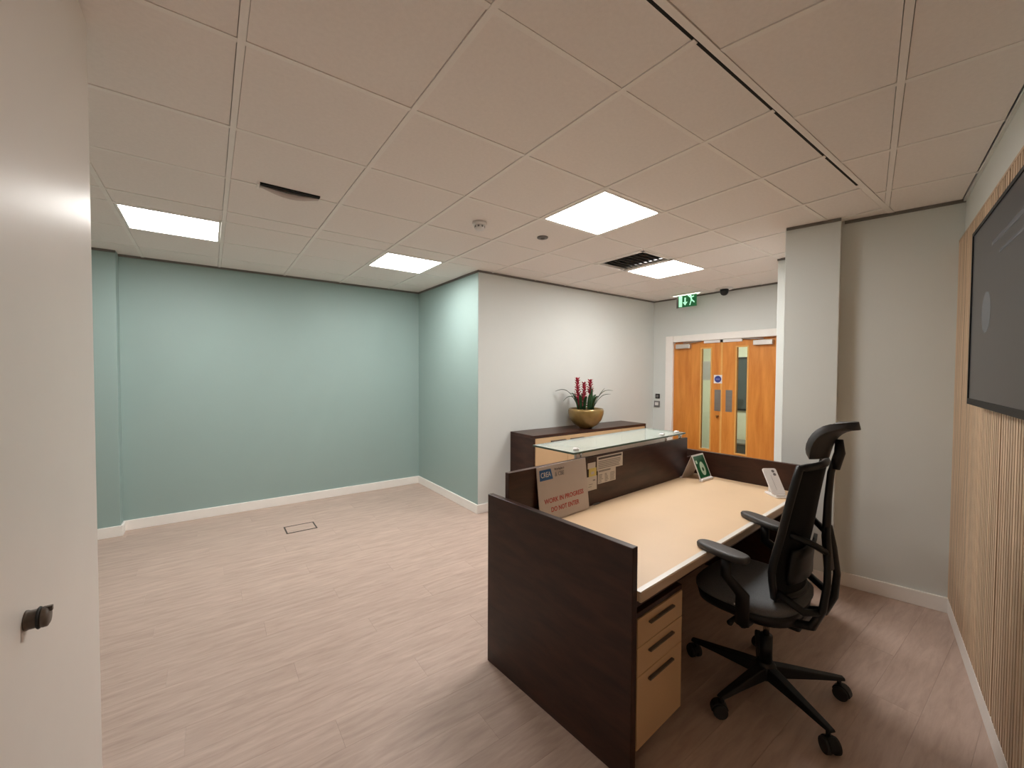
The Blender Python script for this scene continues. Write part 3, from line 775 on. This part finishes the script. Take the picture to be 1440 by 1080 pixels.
# ---- drawer pedestal under the desk
pd = empty('drawer_pedestal', (DOX, DOY, 0), DANG); tag(pd, 'beige drawer pedestal under the near end of the desk', 'drawers')
PU0, PU1, PV0, PV1, PZ0, PZ1 = 0.085, 0.43, 0.030, 0.62, 0.055, 0.578
bx((PU0, PV0+0.019, PZ0), (PU1, PV1, PZ1), 'body', 'beige2', pd, bevel=0.002)
bx((PU0-0.004, PV0+0.004, PZ1), (PU1+0.004, PV1, PZ1+0.022), 'top', 'wengeh', pd, bevel=0.002)
for (z0, z1) in ((0.465, 0.576), (0.350, 0.462), (0.058, 0.347)):
    dr = bx((PU0, PV0, z0), (PU1, PV0+0.018, z1), 'drawer', 'beige2', pd, bevel=0.002)
    bx((PU0+0.075, PV0-0.014, z1-0.038), (PU1-0.085, PV0, z1-0.030), 'handle', 'stub', dr, bevel=0.002)
for a in (PU0+0.04, PU1-0.04):
    for b in (PV0+0.06, PV1-0.06):
        MB().cyl((a-0.011, b, 0.026), (a+0.011, b, 0.026), 0.026, n=16).build('caster', 'rubber', pd, True)

# ---- work in progress board leaning on the screen
SBW, SBH = 0.402, 0.297
sb = empty('site_notice_board', (0, 0, 0)); tag(sb, 'white board with red WORK IN PROGRESS lettering leaning on the screen', 'sign')
Dk = Matrix.Translation((DOX, DOY, 0)) @ Matrix.Rotation(DANG, 4, 'Z')
lean = math.asin(0.030/SBH)
sb.matrix_world = Dk @ Matrix.Translation((0.222, SV-0.037, ZS+0.0022)) @ Matrix.Rotation(PI/2 - lean, 4, 'X') @ Matrix.Rotation(math.radians(0.8), 4, 'Z')
bx((0, 0, -0.004), (SBW, SBH, 0.0), 'board', 'foam', sb)
tx = lambda x, y: Matrix.Translation((x, y, 0.0006))
text('WORK IN PROGRESS', 0.036, 'red', sb, 'lettering', tx(SBW*0.50, SBH*0.36), SBW*0.80, bold=0.0006)
text('DO NOT ENTER', 0.036, 'red', sb, 'lettering', tx(SBW*0.50, SBH*0.19), SBW*0.57, bold=0.0006)
lg = MB().prism3([(0.018, SBH-0.075, 0.0), (0.118, SBH-0.075, 0.0), (0.105, SBH-0.018, 0.0), (0.018, SBH-0.018, 0.0)], (0, 0, 0.0008)).build('logo', 'blue', sb)
text('CREA', 0.04, 'whiteplastic', sb, 'logo_lettering', Matrix.Translation((0.064, SBH-0.047, 0.0012)), 0.075)
text('Workplace', 0.018, 'ink', sb, 'lettering', tx(0.172, SBH-0.027), 0.080)
text('& CBE', 0.032, 'greyink', sb, 'lettering', tx(0.172, SBH-0.056), 0.075, bold=0.0008)

# ---- papers stuck to the screen
def paper(name, u0, u1, z0, z1, m, label, lines, tilt=0.0, lay=0):
    e = empty(name, (0, 0, 0)); tag(e, label, 'paper', 'papers stuck on the desk screen')
    e.matrix_world = Dk @ Matrix.Translation((u0, SV-0.0012-0.0008*lay, z0)) @ Matrix.Rotation(PI/2, 4, 'X') @ Matrix.Rotation(tilt, 4, 'Z')
    w_, h_ = u1-u0, z1-z0
    bx((0, 0, -0.0006), (w_, h_, 0), 'sheet', m, e)
    for (a, b, c, d_, mm) in lines:
        bx((w_*a, h_*b, 0), (w_*c, h_*d_, 0.0003), 'print_line', mm, e)
def fine(n, x0, x1, y0, y1, mm, f=0.55):
    out = []
    for i in range(n):
        y_ = y1 - (y1-y0)*(i+1)/n
        out.append((x0, y_, x1 - random.uniform(0, .12), y_ + (y1-y0)/n*f, mm))
    return out
paper('notice_sheet', 0.738, 1.006, 0.920, 1.008, 'paper', 'wide printed slip at top right of the papers on screen',
      fine(5, .05, .96, .12, .72, 'greyink', .5) + [(.05, .78, .95, .92, 'ink')], lay=0)
paper('notice_sheet', 0.746, 0.930, 0.838, 0.924, 'paper', 'tall printed slip hanging below the wide slip',
      [(.05, .84, .7, .96, 'greyink')] + fine(6, .06, .30, .08, .72, 'greyink', .5) + fine(6, .38, .60, .08, .72, 'greyink', .5) + fine(6, .68, .95, .08, .72, 'greyink', .5), lay=1)
paper('blank_slip', 0.650, 0.724, 0.944, 0.980, 'paper', 'small blank pale slip above the yellow note', [], lay=0)
paper('sticky_note', 0.660, 0.732, 0.892, 0.946, 'yellow', 'small yellow note between two pale slips on screen', [(.3, .3, .7, .6, 'paper')], lay=1)
paper('scribbled_slip', 0.636, 0.736, 0.812, 0.896, 'paper', 'small square slip with faint scribble beside the white board',
      [(.62, .65, .85, .75, 'greyink'), (.25, .42, .6, .46, 'greyink'), (.2, .25, .5, .29, 'greyink')], lay=2)

# ---- green tent card
tcd = empty('tent_card', (0, 0, 0)); tag(tcd, 'green tent card in pale frame on the far desk corner', 'sign')
tcd.matrix_world = Dk @ Matrix.Translation((1.752, 0.567, ZS+0.001)) @ Matrix.Rotation(math.radians(-2), 4, 'Z')
tw, thh, dep = 0.172, 0.185, 0.078
fm = Matrix(((1, 0, 0, 0), (0, dep/ math.hypot(dep, thh), -thh/math.hypot(dep, thh), 0), (0, thh/math.hypot(dep, thh), dep/math.hypot(dep, thh), 0), (0, 0, 0, 1)))
Lf = math.hypot(dep, thh)
cf = bx((0, 0.004, -0.003), (tw, Lf, 0.0), 'front_sheet', 'whiteplastic', tcd, mt=fm)
bx((0.011, 0.024, 0.0), (tw-0.011, Lf-0.012, 0.0006), 'green_print', 'green', cf, mt=fm)
g_ = MB()
n = 24; cxx, cyy = tw*0.52, Lf*0.42
outer = [(cxx + 0.034*math.cos(2*PI*i/n), cyy + 0.046*math.sin(2*PI*i/n)*(1.25 if math.sin(2*PI*i/n) > 0 else 1.0)) for i in range(n)]
inner = [(cxx + 0.013*math.cos(2*PI*i/n), cyy + 0.015*math.sin(2*PI*i/n)) for i in range(n)]
vs = [fm @ Vector((p[0], p[1], z)) for z in (0.0006, 0.0011) for p in outer + inner]
fs = []
for i in range(n):
    j = (i+1) % n
    fs += [(2*n+i, 2*n+j, 3*n+j, 3*n+i), (i, n+i, n+j, j), (i, j, 2*n+j, 2*n+i), (n+j, n+i, 3*n+i, 3*n+j)]
g_.add(vs, fs); g_.build('pin_emblem', 'mint', cf)
bx((0.020, Lf*0.66, 0.0006), (0.042, Lf*0.78, 0.0011), 'pale_mark', 'mint', cf, mt=fm)
fm2 = Matrix(((1, 0, 0, 0), (0, -dep/Lf, thh/Lf, 2*dep), (0, thh/Lf, dep/Lf, 0), (0, 0, 0, 1)))
bx((0, 0.004, -0.002), (tw, Lf, 0.001), 'back_sheet', 'foam', tcd, mt=fm2)
bx((0, -0.010, 0.0), (tw, 0.016, 0.016), 'foot', 'whiteplastic', tcd, bevel=0.003)
bx((0, 2*dep-0.004, 0.0), (tw, 2*dep+0.014, 0.006), 'foot', 'whiteplastic', tcd)

# ---- phone on a small stand
ph = empty('phone', (0, 0, 0)); tag(ph, 'white phone with two camera dots propped on its stand', 'phone')
pw, plh = 0.092, 0.185
pc = Vector((2.99, 1.11, ZS+0.022))
tl = math.radians(39)
upv = (CF * math.sin(tl) + Vector((0, 0, math.cos(tl)))).normalized()
nrm = CR.cross(upv)
ph.matrix_world = Matrix(((CR.x, upv.x, nrm.x, pc.x), (CR.y, upv.y, nrm.y, pc.y), (CR.z, upv.z, nrm.z, pc.z), (0, 0, 0, 1)))
def rrect(x0, y0, x1, y1, r, n=5):
    out = []
    for (cx_, cy_, a0) in ((x1-r, y0+r, -PI/2), (x1-r, y1-r, 0), (x0+r, y1-r, PI/2), (x0+r, y0+r, PI)):
        for i in range(n+1):
            a_ = a0 + PI/2*i/n; out.append((cx_ + r*math.cos(a_), cy_ + r*math.sin(a_)))
    return out
MB().prism(rrect(-pw/2, 0, pw/2, plh, 0.013), -0.009, 0.0).build('body', 'whiteplastic', ph, bevel=0.002)
for (a, b) in ((0.018, plh-0.022), (0.022, plh-0.046)):
    MB().cyl((a, b, 0), (a, b, 0.002), 0.0095, n=16).build('camera_lens', 'greyplastic', ph)
bx((-0.006, 0.03, 0.0), (-0.0045, plh-0.05, 0.0003), 'print_line', 'greyink', ph)
psd = empty('phone_stand', (0, 0, 0)); tag(psd, 'small white stand holding the phone at the desk edge', 'stand')
psd.matrix_world = Matrix(((CR.x, CF.x, 0, pc.x), (CR.y, CF.y, 0, pc.y), (0, 0, 1, ZS+0.001), (0, 0, 0, 1)))
MB().prism(rrect(-0.035, -0.030, 0.060, 0.115, 0.02), 0.0, 0.009).build('base', 'whiteplastic', psd, bevel=0.002)
MB().tube([(0.0, 0.100, 0.009), (0.0, 0.100, 0.05), (0.0, 0.090, 0.094)], [0.010, 0.009, 0.008], 10).build('arm', 'whiteplastic', psd, True)
bx((-0.03, -0.016, 0.009), (0.03, -0.004, 0.020), 'lip', 'whiteplastic', psd, bevel=0.002)

# ---- office chair
CHX, CHY, CHF = 2.145, 0.840, math.radians(93)
ch = empty('office_chair', (CHX, CHY, 0), CHF - PI/2); tag(ch, 'black mesh office chair with headrest pulled up to the desk', 'chair')
hub = MB().lathe([(0.001, 0.075), (0.045, 0.075), (0.050, 0.085), (0.048, 0.125), (0.034, 0.145), (0.001, 0.145)], 20).build('base_hub', 'black', ch, True, bevel=0.002)
MB().cyl((0, 0, 0.055), (0, 0, 0.08), 0.022, n=14).build('hub_foot', 'black', hub, True)
MB().cyl((0, 0, 0.14), (0, 0, 0.27), 0.028, n=18).build('gas_sleeve', 'black', ch, True)
MB().cyl((0, 0, 0.26), (0, 0, 0.40), 0.014, n=18).build('gas_piston', 'chrome', ch, True)
for k in range(5):
    an = math.radians(28 + 72*k) - (CHF - PI/2)
    d_ = Vector((math.cos(an), math.sin(an), 0)); s_ = Vector((-d_.y, d_.x, 0))
    pts = []
    lg_ = MB(); rows = []
    for (r, wz, zb, zt) in ((0.02, 0.034, 0.078, 0.132), (0.10, 0.030, 0.082, 0.126), (0.22, 0.024, 0.086, 0.112), (0.31, 0.020, 0.086, 0.102), (0.345, 0.016, 0.086, 0.098)):
        c_ = d_*r
        rows.append([c_ - s_*wz + Vector((0, 0, zb)), c_ + s_*wz + Vector((0, 0, zb)), c_ + s_*wz*0.7 + Vector((0, 0, zt)), c_ - s_*wz*0.7 + Vector((0, 0, zt))])
    vs = [p for r in rows for p in r]; fs = [(3, 2, 1, 0), tuple(range(len(vs)-4, len(vs)))]
    for i in range(len(rows)-1):
        for j in range(4): fs.append((i*4+j, i*4+(j+1) % 4, (i+1)*4+(j+1) % 4, (i+1)*4+j))
    lg_.add(vs, fs).build('leg', 'black', ch, bevel=0.004)
    # twin wheel caster
    R_ = 0.325; rot = an + random.uniform(-0.9, 0.9)
    cs = empty('caster', tuple(d_*R_), rot, ch)
    MB().cyl((0, 0, 0.055), (0, 0, 0.09), 0.009, n=10).build('stem', 'black', cs, True)
    for sy_ in (-1, 1):
        MB().cyl((0.012, sy_*0.006, 0.031), (0.012, sy_*0.029, 0.031), 0.031, n=20).build('wheel', 'rubber', cs, bevel=0.004)
    hd = MB(); pr = []
    for i in range(9):
        a_ = PI*(-0.05 + 1.0*i/8); pr.append((0.012 + 0.036*math.cos(a_), 0.0, 0.031 + 0.036*math.sin(a_)))
    MB().prism3([(p[0], -0.018, p[2]) for p in pr], (0, 0.036, 0)).build('hood', 'black', cs, bevel=0.003)
# mechanism under the seat
bx((-0.085, -0.16, 0.385), (0.085, 0.13, 0.435), 'mechanism', 'black', ch, bevel=0.012)
MB().tube([(-0.08, 0.05, 0.415), (-0.20, 0.06, 0.405), (-0.265, 0.06, 0.40)], [0.007, 0.007, 0.013], 10).build('height_lever', 'black', ch, True)
MB().tube([(0.08, -0.02, 0.415), (0.20, -0.02, 0.405), (0.255, -0.02, 0.40)], [0.007, 0.007, 0.013], 10).build('tilt_lever', 'black', ch, True)
def slab(levels, n=40, ex=3.2, warp=None):
    vs = []
    for (z, hx, hy, cy) in levels:
        for k in range(n):
            t_ = 2*PI*k/n; c_, s_ = math.cos(t_), math.sin(t_)
            x_ = hx * math.copysign(abs(c_)**(2/ex), c_); y_ = cy + hy * math.copysign(abs(s_)**(2/ex), s_)
            z_ = z + (warp(x_, y_) if warp else 0)
            vs.append((x_, y_, z_))
    m_ = len(levels); fs = [tuple(reversed(range(n))), tuple(range((m_-1)*n, m_*n))]
    for i in range(m_-1):
        for k in range(n): fs.append((i*n+k, i*n+(k+1) % n, (i+1)*n+(k+1) % n, (i+1)*n+k))
    return MB().add(vs, fs)
seatwarp = lambda x, y: 0.10*x*x - 0.25*max(0, y-0.19)**2*3 + 0.10*max(0, -y-0.04)
slab([(0.405, 0.17, 0.17, 0.062), (0.412, 0.215, 0.215, 0.062), (0.435, 0.232, 0.214, 0.062), (0.462, 0.238, 0.220, 0.062)], warp=seatwarp).build('seat_shell', 'black', ch, True)
slab([(0.460, 0.232, 0.215, 0.062), (0.475, 0.245, 0.225, 0.062), (0.497, 0.245, 0.225, 0.062), (0.512, 0.232, 0.212, 0.062), (0.519, 0.20, 0.20, 0.062), (0.520, 0.12, 0.12, 0.062), (0.517, 0.03, 0.03, 0.062)], warp=seatwarp).build('seat_cushion', 'fabric', ch, True)
tg = bx((-0.2475, 0.02, 0.482), (-0.2435, 0.05, 0.490), 'label_tag', 'whiteplastic', ch)
# backrest
def backpt(u, v):
    z_ = 0.545 + 0.585*v
    yb = -0.152 - 0.030*(v-0.30) - 0.060*max(0, v-0.3)**1.5
    yb += 0.012*math.exp(-((v-0.22)/0.18)**2)
    wd = 0.220 - 0.045*v - 0.10*max(0, 0.22-v)**1.2 * 3
    return Vector((u*wd, yb + 0.055*u*u*(1-0.3*v), z_))
g = [[backpt(-1 + 2*j/14, i/16) for j in range(15)] for i in range(17)]
MB().sheet(g, 0.012).build('backrest_mesh', 'meshback', ch, True)
loop = [backpt(-1, i/14) for i in range(15)] + [backpt(-1+2*j/10, 1) for j in range(1, 10)] + [backpt(1, 1-i/14) for i in range(15)] + [backpt(1-2*j/10, 0) for j in range(1, 10)]
loop.append(loop[0])
MB().tube(loop, 0.016, 8).build('backrest_frame', 'black', ch, True)
# lumbar plate and spine
g = [[Vector((u*0.16, backpt(u*0.7, v).y - 0.022, 0.545+0.585*v)) for u in (-1, -.5, 0, .5, 1)] for v in (0.12, 0.2, 0.3, 0.38)]
MB().sheet(g, 0.014).build('lumbar_support', 'black', ch, True)
MB().tube([(0, -0.238, 0.68), (0, -0.225, 0.82), (0, -0.228, 0.98), (0, -0.236, 1.10), (0, -0.250, 1.16)], [0.030, 0.028, 0.024, 0.022, 0.018], 10, flat=0.6, ref=(0, 1, 0)).build('spine', 'black', ch, True)
for sx in (-1, 1):
    MB().tube([(sx*0.05, -0.04, 0.425), (sx*0.08, -0.13, 0.420), (sx*0.09, -0.205, 0.445), (sx*0.09, -0.240, 0.53), (sx*0.075, -0.250, 0.64), (sx*0.045, -0.243, 0.76), (sx*0.015, -0.232, 0.86)],
              [0.026, 0.026, 0.026, 0.022, 0.020, 0.018, 0.016], 10, flat=0.7, ref=(0, 0, 1)).build('back_upright', 'black', ch, True)
    MB().tube([(sx*0.09, -0.235, 0.515), (sx*0.15, -0.19, 0.520), tuple(backpt(sx*0.95, 0.05))], 0.016, 8).build('back_brace', 'black', ch, True)
    MB().tube([(sx*0.045, -0.243, 0.76), (sx*0.10, -0.205, 0.80), tuple(backpt(sx*0.8, 0.50))], 0.014, 8).build('back_brace', 'black', ch, True)
# headrest
g = []
for i in range(9):
    u = i/8
    yy = -0.212 - 0.032*u - 0.085*u**2.4
    zz_ = 1.165 + 0.145*math.sin(u*1.45)/math.sin(1.45)
    row_ = []
    for j in range(11):
        v = -1 + 2*j/10
        hw = 0.102*(1 - 0.35*abs(2*u-1)**3)
        row_.append(Vector((v*hw, yy + 0.045*v*v, zz_)))
    g.append(row_)
MB().sheet(g, 0.034).build('headrest', 'pad', ch, True, bevel=0.008)
MB().tube([(0, -0.248, 1.12), (0, -0.265, 1.19), (0, -0.262, 1.245)], [0.020, 0.020, 0.014], 10).build('headrest_stem', 'black', ch, True)
# arms: pads swing on their posts; given in world coordinates, brought into the chair's frame
inv = (Matrix.Translation((CHX, CHY, 0)) @ Matrix.Rotation(CHF - PI/2, 4, 'Z')).inverted()
ZA = 0.752
for (tip, rear, sx) in (((1.850, 1.020), (1.795, 0.775), -1), ((2.445, 1.090), (2.315, 0.835), 1)):
    t_ = inv @ Vector((tip[0], tip[1], 0)); r_ = inv @ Vector((rear[0], rear[1], 0))
    mid = (t_ + r_)/2; ax = (t_ - r_).normalized(); sd_ = Vector((-ax.y, ax.x, 0)); hl = (t_-r_).length/2
    post_top = Vector((mid.x + ax.x*-0.02, mid.y + ax.y*-0.02, ZA-0.028))
    ar = empty('armrest', (0, 0, 0), 0, ch)
    # pad
    vs = []; n_ = 28
    for (z_, k_) in ((ZA-0.030, 0.82), (ZA-0.024, 0.96), (ZA-0.008, 1.0), (ZA-0.001, 0.9), (ZA, 0.72)):
        for q_ in range(n_):
            a_ = 2*PI*q_/n_; c_, s_ = math.cos(a_), math.sin(a_)
            lx = hl * (1 - (1-k_)*0.35) * math.copysign(abs(c_)**0.7, c_); ly = 0.044*k_*math.copysign(abs(s_)**0.7, s_)
            vs.append(mid + ax*lx + sd_*ly + Vector((0, 0, z_ - 0.006*(lx/hl))))
    fs = [tuple(reversed(range(n_))), tuple(range(4*n_, 5*n_))]
    for i in range(4):
        for q_ in range(n_): fs.append((i*n_+q_, i*n_+(q_+1) % n_, (i+1)*n_+(q_+1) % n_, (i+1)*n_+q_))
    MB().add(vs, fs).build('pad', 'pad', ar, True)
    px_ = sx*0.285; py_ = 0.0
    MB().tube([(px_, py_, 0.43), (px_, py_, 0.56), (post_top.x, post_top.y, 0.64), (post_top.x, post_top.y, ZA-0.026)], [0.030, 0.030, 0.024, 0.022], 12, flat=0.6, ref=(1, 0, 0)).build('post', 'black', ar, True)
    MB().tube([(sx*0.10, 0.0, 0.422), (sx*0.22, 0.0, 0.418), (sx*0.275, 0.0, 0.43), (px_, 0.0, 0.46)], 0.020, 10).build('bracket', 'black', ar, True)

bpy.context.view_layer.update()
